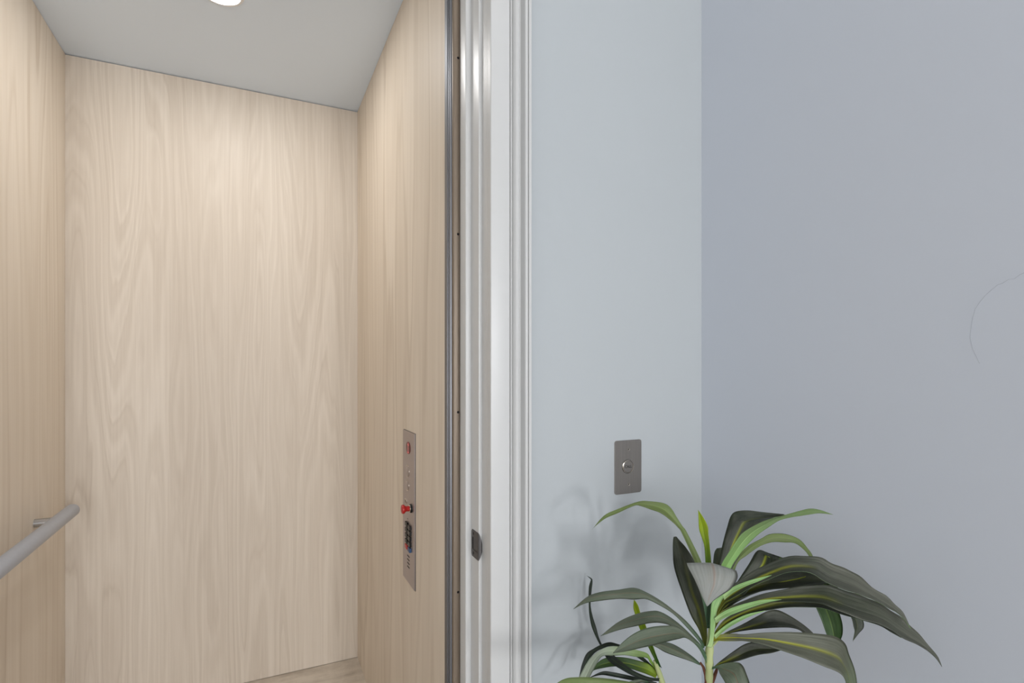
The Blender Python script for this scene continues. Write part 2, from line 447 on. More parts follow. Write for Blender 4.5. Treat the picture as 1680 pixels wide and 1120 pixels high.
# ------------------------------------------------------------------ hall structure
DOOR_X1, DOOR_X0, DOOR_Z = 0.3955, -0.575, 2.06
b = bmesh.new()
box(b, DOOR_X1+0.006, HALL_X1+0.12, HALL_Y1, HALL_Y1+0.06, -0.06, HALL_H)
box(b, HALL_X0-0.1, DOOR_X0-0.006, HALL_Y1, HALL_Y1+0.06, -0.06, HALL_H)
box(b, DOOR_X0-0.006, DOOR_X1+0.006, HALL_Y1, HALL_Y1+0.06, DOOR_Z+0.006, HALL_H)
struct('wall_front', b, M['wall'], 'pale grey painted wall beside the elevator opening, with the call plate', 'wall')
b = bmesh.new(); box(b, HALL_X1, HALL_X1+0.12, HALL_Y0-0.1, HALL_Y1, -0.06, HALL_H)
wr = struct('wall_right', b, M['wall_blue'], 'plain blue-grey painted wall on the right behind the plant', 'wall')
b = bmesh.new(); box(b, HALL_X0-0.1, HALL_X0, HALL_Y0-0.1, HALL_Y1, -0.06, HALL_H)
struct('wall_left', b, M['hall_white'], 'white hall wall left of the elevator, out of view', 'wall')
b = bmesh.new()
xs = sorted([HALL_X0] + [v for w in ADDED_WINS for v in w[:2]] + [HALL_X1])
WB = (HALL_Y0-0.12, HALL_Y0)
box(b, xs[0], xs[1], *WB, -0.06, HALL_H); box(b, xs[2], xs[3], *WB, -0.06, HALL_H); box(b, xs[4], xs[5], *WB, -0.06, HALL_H)
for (x0, x1, z0, z1) in ADDED_WINS:
    box(b, x0, x1, *WB, -0.06, z0); box(b, x0, x1, *WB, z1, HALL_H)
struct('wall_back', b, M['hall_white'], 'white hall wall with two windows behind the viewer', 'wall')
b = bmesh.new(); box(b, HALL_X0-0.1, HALL_X1+0.12, HALL_Y0-0.12, 1.045, -0.06, 0.0)
struct('floor', b, M['hall_floor'], 'light greyed oak hall floor under the potted plant', 'floor')
b = bmesh.new(); box(b, HALL_X0-0.1, HALL_X1+0.12, HALL_Y0-0.12, HALL_Y1+0.06, HALL_H, HALL_H+0.05)
struct('ceiling', b, M['hall_ceiling'], 'white hall ceiling with a round flush lamp', 'ceiling')
for i, (x0, x1, z0, z1) in enumerate(ADDED_WINS):
    b = bmesh.new(); t = 0.045; ya, yb = HALL_Y0-0.08, HALL_Y0-0.03
    box(b, x0, x0+t, ya, yb, z0, z1); box(b, x1-t, x1, ya, yb, z0, z1)
    box(b, x0+t, x1-t, ya, yb, z0, z0+t); box(b, x0+t, x1-t, ya, yb, z1-t, z1)
    w = struct('window_%d' % (i+1), b, M['trim'], ['narrow', 'wide'][i] + ' white framed hall window behind the viewer', 'window')
    b = bmesh.new(); box(b, x0+t, x1-t, HALL_Y0-0.057, HALL_Y0-0.053, z0+t, z1-t)
    obj('pane', b, M['glass'], w)
# faint pencil arc on the right wall
arc = [(1607,596),(1605,592),(1601,583),(1596,572),(1593,560),(1591.5,553),(1593,540),(1595.5,523),(1600,507),(1607,496),(1617,484),(1624.5,477.3),(1637,467),(1645,464.4),(1655,458),(1664,457.2),(1674,450),(1686,445),(1700,437)]
b = bmesh.new(); P = [atX(px, py, HALL_X1) for px, py in arc]; rows = []
for i, p in enumerate(P):
    t = (P[min(i+1, len(P)-1)] - P[max(i-1, 0)]).normalized(); n = Vector((0, -t.z, t.y))
    w = 0.00035 * (0.6 + 0.6*random.random())
    rows.append([b.verts.new(p + Vector((dx, 0, 0)) + n*s*w) for dx, s in ((0.0002, -1), (-0.00025, -1), (-0.00025, 1), (0.0002, 1))])
for a, d in zip(rows, rows[1:]):
    for k in range(3): b.faces.new((a[k], a[k+1], d[k+1], d[k]))
tag(obj('pencil_line', b, M['pencil'], wr), 'faint curved pencil line on the wall')

# door casing with moulded profile and the rabbeted jamb
CAS = [(0.3955, 0.9350), (0.3955, 0.9195), (0.3965, 0.9178), (0.3985, 0.9170), (0.4335, 0.9170), (0.4345, 0.9215), (0.4355, 0.9215), (0.4362, 0.9175), (0.4378, 0.9163),
       (0.4392, 0.9175), (0.4399, 0.9215), (0.4410, 0.9215), (0.4425, 0.9160), (0.4450, 0.9125), (0.4480, 0.9108), (0.4510, 0.9112), (0.4540, 0.9160), (0.4565, 0.9235), (0.4590, 0.9270), (0.4612, 0.9255), (0.4628, 0.9190),
       (0.4640, 0.9125), (0.4655, 0.9106), (0.4690, 0.9102), (0.4698, 0.9145), (0.4708, 0.9145), (0.4716, 0.9102), (0.4765, 0.9102), (0.4775, 0.9112), (0.4780, 0.9130), (0.4780, 0.9350)]
b = bmesh.new(); extrude_xy(b, CAS, 0.0, DOOR_Z+0.08)
struct('trim_3', b, M['trim'], 'white moulded door casing between jamb and pale grey wall', 'trim', 22)
b = bmesh.new(); extrude_xy(b, [(DOOR_X0+DOOR_X1-x_, y_) for x_, y_ in CAS], 0.0, DOOR_Z+0.08)
struct('trim_4', b, M['trim'], 'white moulded door casing on the far left of the opening', 'trim', 22)
b = bmesh.new()
lo = [b.verts.new((DOOR_X0, y_, DOOR_Z + (x_-DOOR_X1))) for x_, y_ in CAS]; hi = [b.verts.new((DOOR_X1, y_, DOOR_Z + (x_-DOOR_X1))) for x_, y_ in CAS]
for i in range(len(CAS)):
    j = (i+1) % len(CAS); b.faces.new((lo[i], lo[j], hi[j], hi[i]))
b.faces.new(lo); b.faces.new(hi[::-1])
struct('trim_5', b, M['trim'], 'white moulded head casing above the elevator opening', 'trim', 22)
def rnd(x0, y0, r, a0, a1, n=4):
    return [(x0 + r*math.cos(math.radians(a0+(a1-a0)*k/n)), y0 + r*math.sin(math.radians(a0+(a1-a0)*k/n))) for k in range(n+1)]
JX0, JX1, JX2 = 0.3955, 0.3892, 0.3782
JY0, JY1, JY2 = 0.9614, 1.0033, 1.0347
JAMB = [(0.4010, 0.9352), (JX0+0.0004, 0.9352), (JX0, 0.9356), (JX0, JY0)] + rnd(JX1+0.0012, JY0+0.0012, 0.0012, 270, 180) + [(JX1, JY1)] + rnd(JX2+0.0030, JY1+0.0030, 0.0030, 270, 180) + [(JX2, JY2), (0.4010, JY2)]
b = bmesh.new(); extrude_xy(b, JAMB, 0.0, DOOR_Z)
struct('trim_6', b, M['trim'], 'white stepped door jamb with the dark strike plate', 'trim', 30)
b = bmesh.new(); extrude_xy(b, [(DOOR_X0+DOOR_X1-x_, y_) for x_, y_ in JAMB], 0.0, DOOR_Z)
struct('trim_7', b, M['trim'], 'white stepped door jamb on the far left of the opening', 'trim', 30)
b = bmesh.new(); box(b, DOOR_X0-0.005, DOOR_X1+0.005, 0.9352, JY2, DOOR_Z+0.0005, DOOR_Z+0.006)
box(b, DOOR_X0+0.02, DOOR_X1-0.02, JY1, JY2, DOOR_Z-0.012, DOOR_Z+0.0005)
struct('trim_8', b, M['trim'], 'white head jamb above the elevator opening', 'trim')

# strike plate on the jamb
sp = empty('strike_plate', (JX1, 0.977, 0.766))
t = 0.0012; z0, z1 = 0.7665, 0.8190
ya, yb = 0.9612, 0.9972
hy0, hy1, hz0, hz1 = 0.9660, 0.9925, 0.7805, 0.8050
b = bmesh.new()
# plate with a rectangular latch hole and clipped far corners
outer = [(ya, z0), (yb-0.004, z0), (yb, z0+0.004), (yb, z1-0.004), (yb-0.004, z1), (ya, z1)]
for xx in (JX1-t, JX1+0.0004):
    pass
def yz_plate(bm, poly, x0, x1):
    a = [bm.verts.new((x0, y, z)) for y, z in poly]; c_ = [bm.verts.new((x1, y, z)) for y, z in poly]
    n = len(poly)
    for i in range(n):
        j = (i+1) % n; bm.faces.new((a[i], a[j], c_[j], c_[i]))
    bm.faces.new(a); bm.faces.new(c_[::-1])
x0, x1 = JX1-t, JX1+0.0002
yz_plate(b, [(ya, hz1), (yb, hz1), (yb, z1-0.004), (yb-0.004, z1), (ya, z1)], x0, x1)
yz_plate(b, [(ya, z0), (yb-0.004, z0), (yb, z0+0.004), (yb, hz0), (ya, hz0)], x0, x1)
yz_plate(b, [(ya, hz0), (hy0, hz0), (hy0, hz1), (ya, hz1)], x0, x1)
yz_plate(b, [(hy1, hz0), (yb, hz0), (yb, hz1), (hy1, hz1)], x0, x1)
place(obj('plate', b, M['dark_metal'], None), sp)
b = bmesh.new(); box(b, JX1-0.0004, JX1+0.0002, hy0, hy1, hz0, hz1)
place(tag(obj('latch_box', b, M['dark_metal'], None), 'dark recess behind the latch hole'), sp)
b = bmesh.new(); box(b, JX1-0.0006, JX1-0.0003, hy1-0.0035, hy1, hz0+0.001, hz1-0.001)
place(tag(obj('latch_gap', b, M['hole'], None), 'black gap at the latch hole edge'), sp)
# curved lip wrapping over the jamb edge
b = bmesh.new(); rows = []
for k in range(9):
    a = k/8.0
    xk = JX1 - t + a*0.0075; yk = ya - 0.0008 - 0.0018*math.sin(min(1, a*1.6)*math.pi/2)
    top = z1 - 0.0215*a**1.7; bot = z0 + 0.0175*a**1.3
    rows.append([b.verts.new((xk, yk, top)), b.verts.new((xk, yk, bot)), b.verts.new((xk+0.0004, yk+t, bot)), b.verts.new((xk+0.0004, yk+t, top))])
for p, q in zip(rows, rows[1:]):
    for k in range(4): b.faces.new((p[k], p[(k+1)%4], q[(k+1)%4], q[k]))
b.faces.new(rows[0]); b.faces.new(rows[-1][::-1])
place(obj('lip', b, M['dark_metal'], None, 40), sp)
for zz in (0.8118, 0.7735):
    b = bmesh.new(); lathe(b, [(0, 0.0009), (0.0022, 0.0009), (0.0032, 0.0003), (0.0032, -0.0002)], (JX1-t, 0.9875, zz), (-1, 0, 0), 16)
    place(obj('screw', b, M['black'], None, 30), sp)
tag(sp, 'dark metal strike plate with curved lip on the white jamb', 'strike plate')

# ------------------------------------------------------------------ call plate
WY = HALL_Y1
cc = atY(1029.8, 765.2, WY)
ca = empty('call_plate', (cc.x, WY, cc.z-0.057))
def rounded_xz(bm, cx, cz, hw, hh, r, y0, y1, ch=0.0006):
    def outline(s):
        pts = []
        for (sx, sz, a0) in ((1, 1, 0), (-1, 1, 90), (-1, -1, 180), (1, -1, 270)):
            for k in range(7):
                a = math.radians(a0 + 15*k)
                pts.append((cx + sx*(hw-r) + math.cos(a)*(r-s), cz + sz*(hh-r) + math.sin(a)*(r-s)))
        return pts
    L = [[bm.verts.new((x_, y, z_)) for x_, z_ in outline(s)] for s, y in ((0, y0), (0, y1+ch), (ch, y1))]
    for a, c_ in zip(L, L[1:]):
        n = len(a)
        for i in range(n): bm.faces.new((a[i], a[(i+1)%n], c_[(i+1)%n], c_[i]))
    bm.faces.new(L[-1]); bm.faces.new(L[0][::-1])
b = bmesh.new(); rounded_xz(b, cc.x, cc.z, 0.0350, 0.0570, 0.0055, WY+0.0005, WY-0.0030)
place(obj('faceplate', b, M['steel'], None, 30), ca)
fy = WY-0.0030
bc = Vector((atY(1030.2, 764.8, fy).x, fy, cc.z+0.0008))
b = bmesh.new(); lathe(b, [(0.0152, 0.0), (0.0152, 0.0004), (0.0136, 0.0004), (0.0136, 0.0)], bc, (0, -1, 0), 48)
o = place(obj('button_groove', b, M['hole'], None, 30), ca)
b = bmesh.new(); lathe(b, [(0.0148, 0.0), (0.0146, 0.0012), (0.0136, 0.0016), (0.0132, 0.0010), (0.0130, 0.0004)], bc, (0, -1, 0), 48)
place(tag(obj('button_ring', b, M['chrome'], None, 30), 'bright ring around the call button'), ca)
b = bmesh.new(); lathe(b, [(0.0126, 0.0), (0.0126, 0.0010), (0.0120, 0.0014), (0, 0.0014)], bc, (0, -1, 0), 48)
cb = place(obj('call_button', b, M['steel'], None, 30), ca)
fc = bpy.data.curves.new('call_text', 'FONT'); fc.body = 'CALL'; fc.size = 0.0078; fc.align_x = 'CENTER'; fc.align_y = 'CENTER'; fc.extrude = 0.00012; fc.offset = 0.00010
to = bpy.data.objects.new('call_text', fc); COL.objects.link(to)
bpy.context.view_layer.update()
me = bpy.data.meshes.new_from_object(to.evaluated_get(bpy.context.evaluated_depsgraph_get()))
bpy.data.objects.remove(to)
me.transform(Matrix.Translation(bc + Vector((0, -0.00145, 0))) @ Matrix.Rotation(math.radians(90), 4, 'X'))
me.materials.clear()
lt = link('lettering', me, M['letter']); lt.parent = cb; lt.location = (0, 0, 0); lt['label'] = 'black letters reading CALL'
for dz in (0.0375, -0.0375):
    b = bmesh.new(); q = Vector((cc.x+0.0005, fy, cc.z+dz)); lathe(b, [(0.0028, -0.0002), (0.0027, 0.0005), (0.0017, 0.0002), (0, 0.0001)], q, (0, -1, 0), 20)
    s = place(obj('screw', b, M['chrome'], None, 30), ca)
    b = bmesh.new(); lathe(b, [(0, 0.00045), (0.0013, 0.00045), (0.0013, 0.0)], q, (0, -1, 0), 6)
    h = obj('hex_socket', b, M['hole'], s); h.location = (0, 0, 0)
tag(ca, 'brushed steel call plate with round CALL button on the wall', 'call plate')

# unseen ceiling lamp, added above and behind the viewer to light the hall
hl = empty('ceiling_lamp', (0.42, -0.10, HALL_H))
b = bmesh.new(); lathe(b, [(0.0, 0), (0.20, 0), (0.20, 0.035), (0.18, 0.04)], (0.42, -0.10, HALL_H), (0, 0, -1), 48); place(obj('lamp_base', b, M['lamp_trim'], None, 40), hl)
b = bmesh.new(); lathe(b, [(0.18, 0.040), (0.16, 0.060), (0.09, 0.075), (0, 0.08)], (0.42, -0.10, HALL_H), (0, 0, -1), 48); place(obj('diffuser', b, M['hall_lens'], None, 60), hl)
tag(hl, 'round flush white lamp on the hall ceiling', 'ceiling lamp')

# ------------------------------------------------------------------ the plant
def leaf_mat(name, base, rib, ribw, fade, base2=None, dust=0.25, edge=None, root=None, rough=0.5, mid=None, contrast=0.8):
    """u across the blade (midrib at 0.5), v from base to tip"""
    m, nt, bs, l = new_mat(name)
    uv = nt.nodes.new('ShaderNodeUVMap').outputs[0]
    sep = nt.nodes.new('ShaderNodeSeparateXYZ'); l.new(uv, sep.inputs[0])
    u, v = sep.outputs[0], sep.outputs[1]
    info = nt.nodes.new('ShaderNodeObjectInfo').outputs['Random']
    comb = nt.nodes.new('ShaderNodeCombineXYZ'); l.new(u, comb.inputs[0]); l.new(v, comb.inputs[1])
    l.new(math_n(nt, 'MULTIPLY', info, 20.0), comb.inputs[2])
    st = noise_n(nt, mapping(nt, comb.outputs[0], (34, 1.6, 1)), 1.0, 4, 0.65)
    bl = noise_n(nt, mapping(nt, comb.outputs[0], (3.0, 5.0, 1)), 1.0, 3, 0.6)
    d = math_n(nt, 'ABSOLUTE', math_n(nt, 'SUBTRACT', u, 0.5))
    d = math_n(nt, 'ADD', d, math_n(nt, 'MULTIPLY', math_n(nt, 'SUBTRACT', st, 0.5), ribw*0.7))
    mr = nt.nodes.new('ShaderNodeMapRange'); mr.interpolation_type = 'SMOOTHSTEP'
    l.new(d, mr.inputs[0]); mr.inputs[1].default_value = 0.0; mr.inputs[2].default_value = ribw
    mr.inputs[3].default_value = 1.0; mr.inputs[4].default_value = 0.0
    vf = nt.nodes.new('ShaderNodeMapRange'); l.new(v, vf.inputs[0])
    vf.inputs[1].default_value = fade[0]; vf.inputs[2].default_value = fade[1]; vf.inputs[3].default_value = 1.0; vf.inputs[4].default_value = fade[2]
    k = math_n(nt, 'MULTIPLY', mr.outputs[0], vf.outputs[0])
    c0 = mixc(nt, math_n(nt, 'MULTIPLY', bl, 1.0), base, base2 or tuple(x*1.5 for x in base[:3])+(1,))
    if mid:      # second colour on the blade past its bend
        mf = nt.nodes.new('ShaderNodeMapRange'); mf.interpolation_type = 'SMOOTHSTEP'
        l.new(math_n(nt, 'ADD', v, math_n(nt, 'MULTIPLY', math_n(nt, 'SUBTRACT', bl, 0.5), 0.35)), mf.inputs[0])
        mf.inputs[1].default_value = mid[1]; mf.inputs[2].default_value = mid[2]
        c0 = mixc(nt, mf.outputs[0], c0, mid[0])
    stc = ramp(nt, [(0.33, (0.50,0.50,0.50,1)), (0.67, (1.45,1.45,1.45,1))]); l.new(st, stc.inputs[0])
    c0 = mixc(nt, contrast, c0, stc.outputs[0], 'MULTIPLY')
    if dust:
        dm = ramp(nt, [(0.45, (0,0,0,1)), (0.75, (1,1,1,1))]); l.new(bl, dm.inputs[0])
        c0 = mixc(nt, math_n(nt, 'MULTIPLY', dm.outputs[0], dust), c0, rgb(118, 116, 106))
    c1 = mixc(nt, k, c0, rib)
    if root:
        rf = nt.nodes.new('ShaderNodeMapRange'); rf.interpolation_type = 'SMOOTHSTEP'; l.new(v, rf.inputs[0])
        rf.inputs[1].default_value = 0.0; rf.inputs[2].default_value = root[1]; rf.inputs[3].default_value = 1.0; rf.inputs[4].default_value = 0.0
        c1 = mixc(nt, rf.outputs[0], c1, root[0])
    l.new(c1, bs.inputs['Base Color'])
    bs.inputs['Roughness'].default_value = rough
    bs.inputs['Specular IOR Level'].default_value = 0.4
    bump(nt, bs, st, 0.5, 0.0008)
    return m
LM = {
 'dark':  leaf_mat('leaf_dark_green', rgb(36, 44, 30), rgb(140, 148, 26), 0.09, (0.30, 0.62, 0.10), rgb(58, 64, 50), 0.25),
 'darky': leaf_mat('leaf_dark_green_yellow_streak', rgb(26, 32, 20), rgb(142, 146, 24), 0.30, (0.16, 0.50, 0.04), rgb(46, 52, 38), 0.15, None, (rgb(128, 134, 34), 0.22)),
 'upr':   leaf_mat('leaf_upright_dark', rgb(42, 48, 34), rgb(112, 118, 34), 0.14, (0.2, 0.6, 0.05), rgb(62, 68, 56), 0.2, None, (rgb(96, 104, 32), 0.35)),
 'dgrey': leaf_mat('leaf_dusty_dark', rgb(38, 44, 32), rgb(140, 144, 34), 0.16, (0.26, 0.48, 0.0), rgb(58, 64, 50), 0.3, None, (rgb(134, 140, 40), 0.16), 0.5, (rgb(80, 83, 72), 0.30, 0.62), 1.0),
 'broad': leaf_mat('leaf_broad_yellow_rib', rgb(74, 76, 62), rgb(158, 160, 34), 0.10, (0.38, 0.72, 0.08), rgb(104, 108, 94), 0.3, None, (rgb(160, 162, 32), 0.26), 0.5, (rgb(76, 92, 60), 0.60, 0.95)),
 'grey':  leaf_mat('leaf_grey_green', rgb(76, 90, 70), rgb(112, 96, 76), 0.04, (0.6, 1.0, 0.5), rgb(104, 112, 96), 0.3, None, (rgb(66, 98, 70), 0.30), 0.5, None, 0.5),
 'flap':  leaf_mat('leaf_silvery_grey', rgb(116, 120, 114), rgb(130, 118, 108), 0.05, (0.9, 1.0, 0.8), rgb(142, 144, 140), 0.5, None, None, 0.42, None, 0.35),
 'olive': leaf_mat('leaf_olive_green', rgb(92, 112, 54), rgb(118, 136, 76), 0.08, (0.6, 1.0, 0.4), rgb(116, 132, 80), 0.25, None, None, 0.5, None, 0.5),
 'pale':  leaf_mat('leaf_pale_underside', rgb(130, 168, 104), rgb(172, 196, 136), 0.06, (0.5, 1.0, 0.6), rgb(148, 188, 122), 0.0, None, (rgb(172, 200, 138), 0.3), 0.5, None, 0.5),
 'palem': leaf_mat('leaf_pale_to_green', rgb(96, 120, 70), rgb(178, 200, 140), 0.04, (0.35, 0.55, 0.0), rgb(110, 134, 84), 0.1, None, (rgb(142, 188, 110), 0.62), 0.5, None, 0.6),
 'pgrey': leaf_mat('leaf_pale_grey', rgb(150, 162, 142), rgb(180, 190, 168), 0.06, (0.5, 1.0, 0.6), rgb(160, 170, 152), 0.2, None, (rgb(132, 168, 60), 0.55), 0.5, None, 0.5),
 'bright':leaf_mat('leaf_yellow_green_shoot', rgb(124, 146, 10), rgb(104, 130, 8), 0.05, (0.6, 1.0, 0.5), rgb(140, 158, 20), 0.0, None, (rgb(24, 76, 20), 0.80), 0.4, None, 0.5),
 'green': leaf_mat('leaf_mid_green', rgb(58, 88, 40), rgb(140, 158, 56), 0.08, (0.3, 0.8, 0.2), rgb(78, 106, 58), 0.1, None, (rgb(146, 172, 44), 0.40)),
 'hang':  leaf_mat('leaf_hanging_green', rgb(44, 70, 32), rgb(96, 120, 60), 0.05, (0.8, 1.0, 0.4), rgb(66, 92, 50), 0.1),
 'deep':  leaf_mat('leaf_deep_green', rgb(18, 30, 21), rgb(60, 84, 40), 0.05, (0.5, 1.0, 0.5), rgb(34, 46, 36), 0.1),
}
M['stem'] = paint('pale_green_stem', rgb(182, 192, 136), 0.55, 0.12, 0.4, 160)

plant = empty('potted_plant', (0.672, 0.715, 0.0))
CAMP = Vector((0, 0, CAMH))
def catmull(vals, n):
    out = []; m = len(vals)-1
    for i in range(n):
        t = i/(n-1)*m; k = min(int(t), m-1); f = t-k
        p0, p1, p2, p3 = vals[max(k-1, 0)], vals[k], vals[k+1], vals[min(k+2, m)]
        out.append([0.5*((2*b_)+(-a_+c_)*f+(2*a_-5*b_+4*c_-d_)*f*f+(-a_+3*b_-3*c_+d_)*f*f*f) for a_, b_, c_, d_ in zip(p0, p1, p2, p3)])
    return out
def leaf(st, top, under, fold=0.12, tilt=0.25, ref=0.6, label=None, nm='leaf', wave=0.0):
    """st: stations base to tip (edge a x, y, edge b x, y, depth); 'top' is the side seen at ref"""
    full = []
    for s in st:
        full.append(list(s) if len(s) == 5 else [s[0], s[1], s[0]+0.3, s[1]+0.3, s[2]])
    n = max(14, 4*len(full)); m = 8
    S = catmull(full, n); G = []
    for i, (ax, ay, bx, by, z) in enumerate(S):
        w = math.hypot(ax-bx, ay-by)*z/F
        A = atz(ax, ay, z + tilt*w); B = atz(bx, by, z - tilt*w)
        G.append((A, B, w))
    rows = []; nrm = []
    for i, (A, B, w) in enumerate(G):
        c0 = (G[max(i-1, 0)][0] + G[max(i-1, 0)][1])/2; c1 = (G[min(i+1, n-1)][0] + G[min(i+1, n-1)][1])/2
        t = c1 - c0; nn = (B-A).cross(t)
        if nn.length < 1e-9: nn = Vector((0, -1, 0))
        nrm.append(nn.normalized())
    for i in range(1, n):
        pass
    k = int(ref*(n-1)); sgn = 1.0 if nrm[k].dot(CAMP - (G[k][0]+G[k][1])/2) > 0 else -1.0
    nrm = [v*sgn for v in nrm]                        # points out of the 'top' side
    for i, (A, B, w) in enumerate(G):
        r = []
        for j in range(m+1):
            u = j/m
            p = A.lerp(B, u)
            prof = 1-abs(2*u-1)
            p = p - nrm[i]*(fold*1.5*w*(1.25*prof - 0.25*prof**2))
            if wave: p = p + nrm[i]*(wave*w*math.sin(i*0.9 + (0 if u < .5 else 1.7))*abs(2*u-1)**2)
            r.append(p)
        rows.append(r)
    th = 0.0007
    bm = bmesh.new(); uvl = bm.loops.layers.uv.new('UVMap')
    V0 = [[bm.verts.new(p) for p in r] for r in rows]
    V1 = [[bm.verts.new(p - nrm[i]*(th*(0.25 if j in (0, m) else 1))) for j, p in enumerate(r)] for i, r in enumerate(rows)]
    def face(vs, uvs, mi):
        try: f = bm.faces.new(vs)
        except ValueError: return
        f.material_index = mi; f.smooth = True
        for lp, q in zip(f.loops, uvs): lp[uvl].uv = q
    for i in range(n-1):
        for j in range(m):
            q = [(j/m, i/(n-1)), ((j+1)/m, i/(n-1)), ((j+1)/m, (i+1)/(n-1)), (j/m, (i+1)/(n-1))]
            a = [V0[i][j], V0[i][j+1], V0[i+1][j+1], V0[i+1][j]]
            d = [V1[i][j], V1[i][j+1], V1[i+1][j+1], V1[i+1][j]]
            if sgn > 0: face(a, q, 0); face(d[::-1], q[::-1], 1)
            else: face(a[::-1], q[::-1], 0); face(d, q, 1)
        for j in (0, m):
            q = [(j/m, i/(n-1)), (j/m, i/(n-1)), (j/m, (i+1)/(n-1)), (j/m, (i+1)/(n-1))]
            face([V0[i][j], V1[i][j], V1[i+1][j], V0[i+1][j]], q, 1)
    for i in (0, n-1):
        for j in range(m):
            q = [(j/m, i/(n-1))]*4
            face([V0[i][j], V0[i][j+1], V1[i][j+1], V1[i][j]], q, 1)
    for V in (V0, V1):                                # the midrib is a crease
        for i in range(n-1):
            e = bm.edges.get((V[i][m//2], V[i+1][m//2]))
            if e: e.smooth = False
    me = bpy.data.meshes.new(nm); bm.normal_update(); bm.to_mesh(me); bm.free()
    o = link(nm, me, [LM[top], LM[under]]); place(o, plant)
    if label: o['label'] = label
    return o

# --- crown on the tall stem
leaf([(1160,1000,1166,1000,.855),(1150,955,1159,955,.86),(1140,923,1151,922,.87),(1119.4,876,1127,873,.885),(1112,865,1120,863,.89),(1100.6,854,1110,847.5,.895),(1084.6,842,1100.6,832.8,.90),(1067,835.5,1088.6,825,.905),(1051,830,1066,822,.91),(1040,829.5,1047,822.5,.915),(1013.6,841.5,1013.6,834.8,.925),(992,851,991,845.5,.93),(971.4,867.6,.94)], 'olive', 'olive', -0.12, 0.1, 0.6)
leaf([(1162,1000,1167,1000,.862),(1160,960,1167,960,.865),(1157.5,924,1167,924,.87),(1155.5,896,1164.5,896,.87),(1151,881,1162.6,878,.87),(1147,868,1161.3,863,.872),(1146,852,1154,848.6,.874),(1145.2,836,.876)], 'bright', 'bright', 0.22, 0.05, 0.6, 'upright yellow-green young shoot')
leaf([(1155,1060,1160,1060,.855),(1147,1034,1160,1030,.862),(1133,1008.6,1158,995,.87),(1118,968.6,1149,965,.88),(1106,931,1140,923,.89),(1103.8,903,1127,900,.895),(1104,887,1115,886,.897),(1105,880.5,1110,880,.898)], 'upr', 'deep', 0.16, 0.15, 0.6)
leaf([(1160,1030,1166,1030,.845),(1152,985,1172,985,.835),(1140,948,1195,956,.815),(1128,926,1207,938,.795),(1127,924,1208.5,937,.775),(1130,932,1210,948,.768),(1140,951,1200,965,.762),(1147,967,1184,976,.758),(1153,981,1171,985,.755),(1160,994.5,.752)], 'flap', 'grey', -0.05, 0.03, 0.8, 'silvery grey leaf folded over toward the viewer')
leaf([(1159,1060,1170,1058,.838),(1163.6,1046,1172,1040,.835),(1164.8,1010,1176.5,1003,.832),(1167,988,1182,990,.832),(1176,976,1186,982,.835),(1186,968,1192,974,.84),(1200,958,1202,962,.845)], 'pale', 'dark', -0.25, -0.2, 0.4, 'pale green leaf base rising from the stem')
leaf([(1170,1000,1178,1000,.862),(1175,955,1190,952,.868),(1179,924,1205,926,.872),(1186,890,1222,896,.875),(1193,864,1238,874,.878),(1199,846,1252,860,.88),(1208,838.6,1266,850,.89),(1228,837,1280,846.5,.90),(1250,839.5,1288,845,.905),(1285,843,1295,844,.905)], 'dark', 'pale', 0.10, 0.1, 0.4)
leaf([(1168,1005,1174,1005,.852),(1176,960,1188,962,.848),(1183,927,1200,930,.845),(1196,905,1213,910,.842),(1209.6,884,1225,895,.84),(1221,871.4,1243,877.5,.838),(1245,857.8,1262,864,.836),(1264,850.5,1279,853.5,.834),(1290,843.7,1298,848.5,.832),(1312,837.5,1314,846,.83),(1328.6,834,1330,843.5,.828),(1345,836,1345,841.8,.826),(1367,843.8,.824)], 'palem', 'dark', -0.15, 0.15, 0.4, 'pale green leaf reaching right with its underside showing')
leaf([(1168,1010,1174,1010,.862),(1190,955,1198,958,.87),(1203,923,1210,924,.873),(1214.5,907,1225,911,.876),(1229,894,1240,900,.878),(1248,883.5,1252,893.5,.88),(1264,875.5,1268,889,.882),(1288,875.5,1288,889.5,.884),(1311,884,1303,890.5,.884),(1325,899,1315,898,.884),(1333.5,912,1327,912,.884),(1338,935,1333,936,.886),(1340,950,.888)], 'olive', 'pale', -0.1, 0.12, 0.5)
leaf([(1174,1010,1180,1005,.862),(1193,980,1212,985,.868),(1210,953,1245,950,.872),(1229,924,1275,930,.876),(1243,902.5,1278,914.5,.878),(1262,907,1288,919,.884),(1300,920,1305,938,.886),(1340,935,1330,952,.885),(1374,963,1360,974,.88),(1402,992,1386,997,.872),(1415.5,1016,1396.6,1013,.868),(1417,1029,1400.5,1028,.866),(1409,1039,1402,1036,.864),(1399,1052,.862)], 'dark', 'green', 0.12, 0.15, 0.25)
# the big leaves to the right
leaf([(1172,1005,1177,1008,.845),(1180,982,1188,990,.842),(1192,968,1200,982,.84),(1217,948,1226,967,.835),(1246,931,1254,953,.83),(1286,914,1288,940,.822),(1320,911.5,1313,937,.815),(1346,914,1336,942.5,.81),(1366,924,1360,957.5,.804),(1388.6,933,1384,966.5,.798),(1408.6,943,1406,974,.792),(1431,963,1431,983,.786),(1454,977,1455,996,.78),(1468.6,991,1470,1004,.776),(1483,1006,1483,1015,.772),(1494,1030,.768)], 'dgrey', 'pale', 0.16, 0.5, 0.6, 'large dusty dark leaf arching to the right', 'leaf', 0.02)
leaf([(1171,1015,1177,1018,.858),(1181,988,1188,996,.862),(1194,972,1211,983,.866),(1240,946,1252,969,.87),(1282,932,1300,964,.872),(1320,928,1335,960,.872),(1348,940,1360,957,.87),(1378,963,.868)], 'darky', 'green', 0.2, 0.35, 0.5)
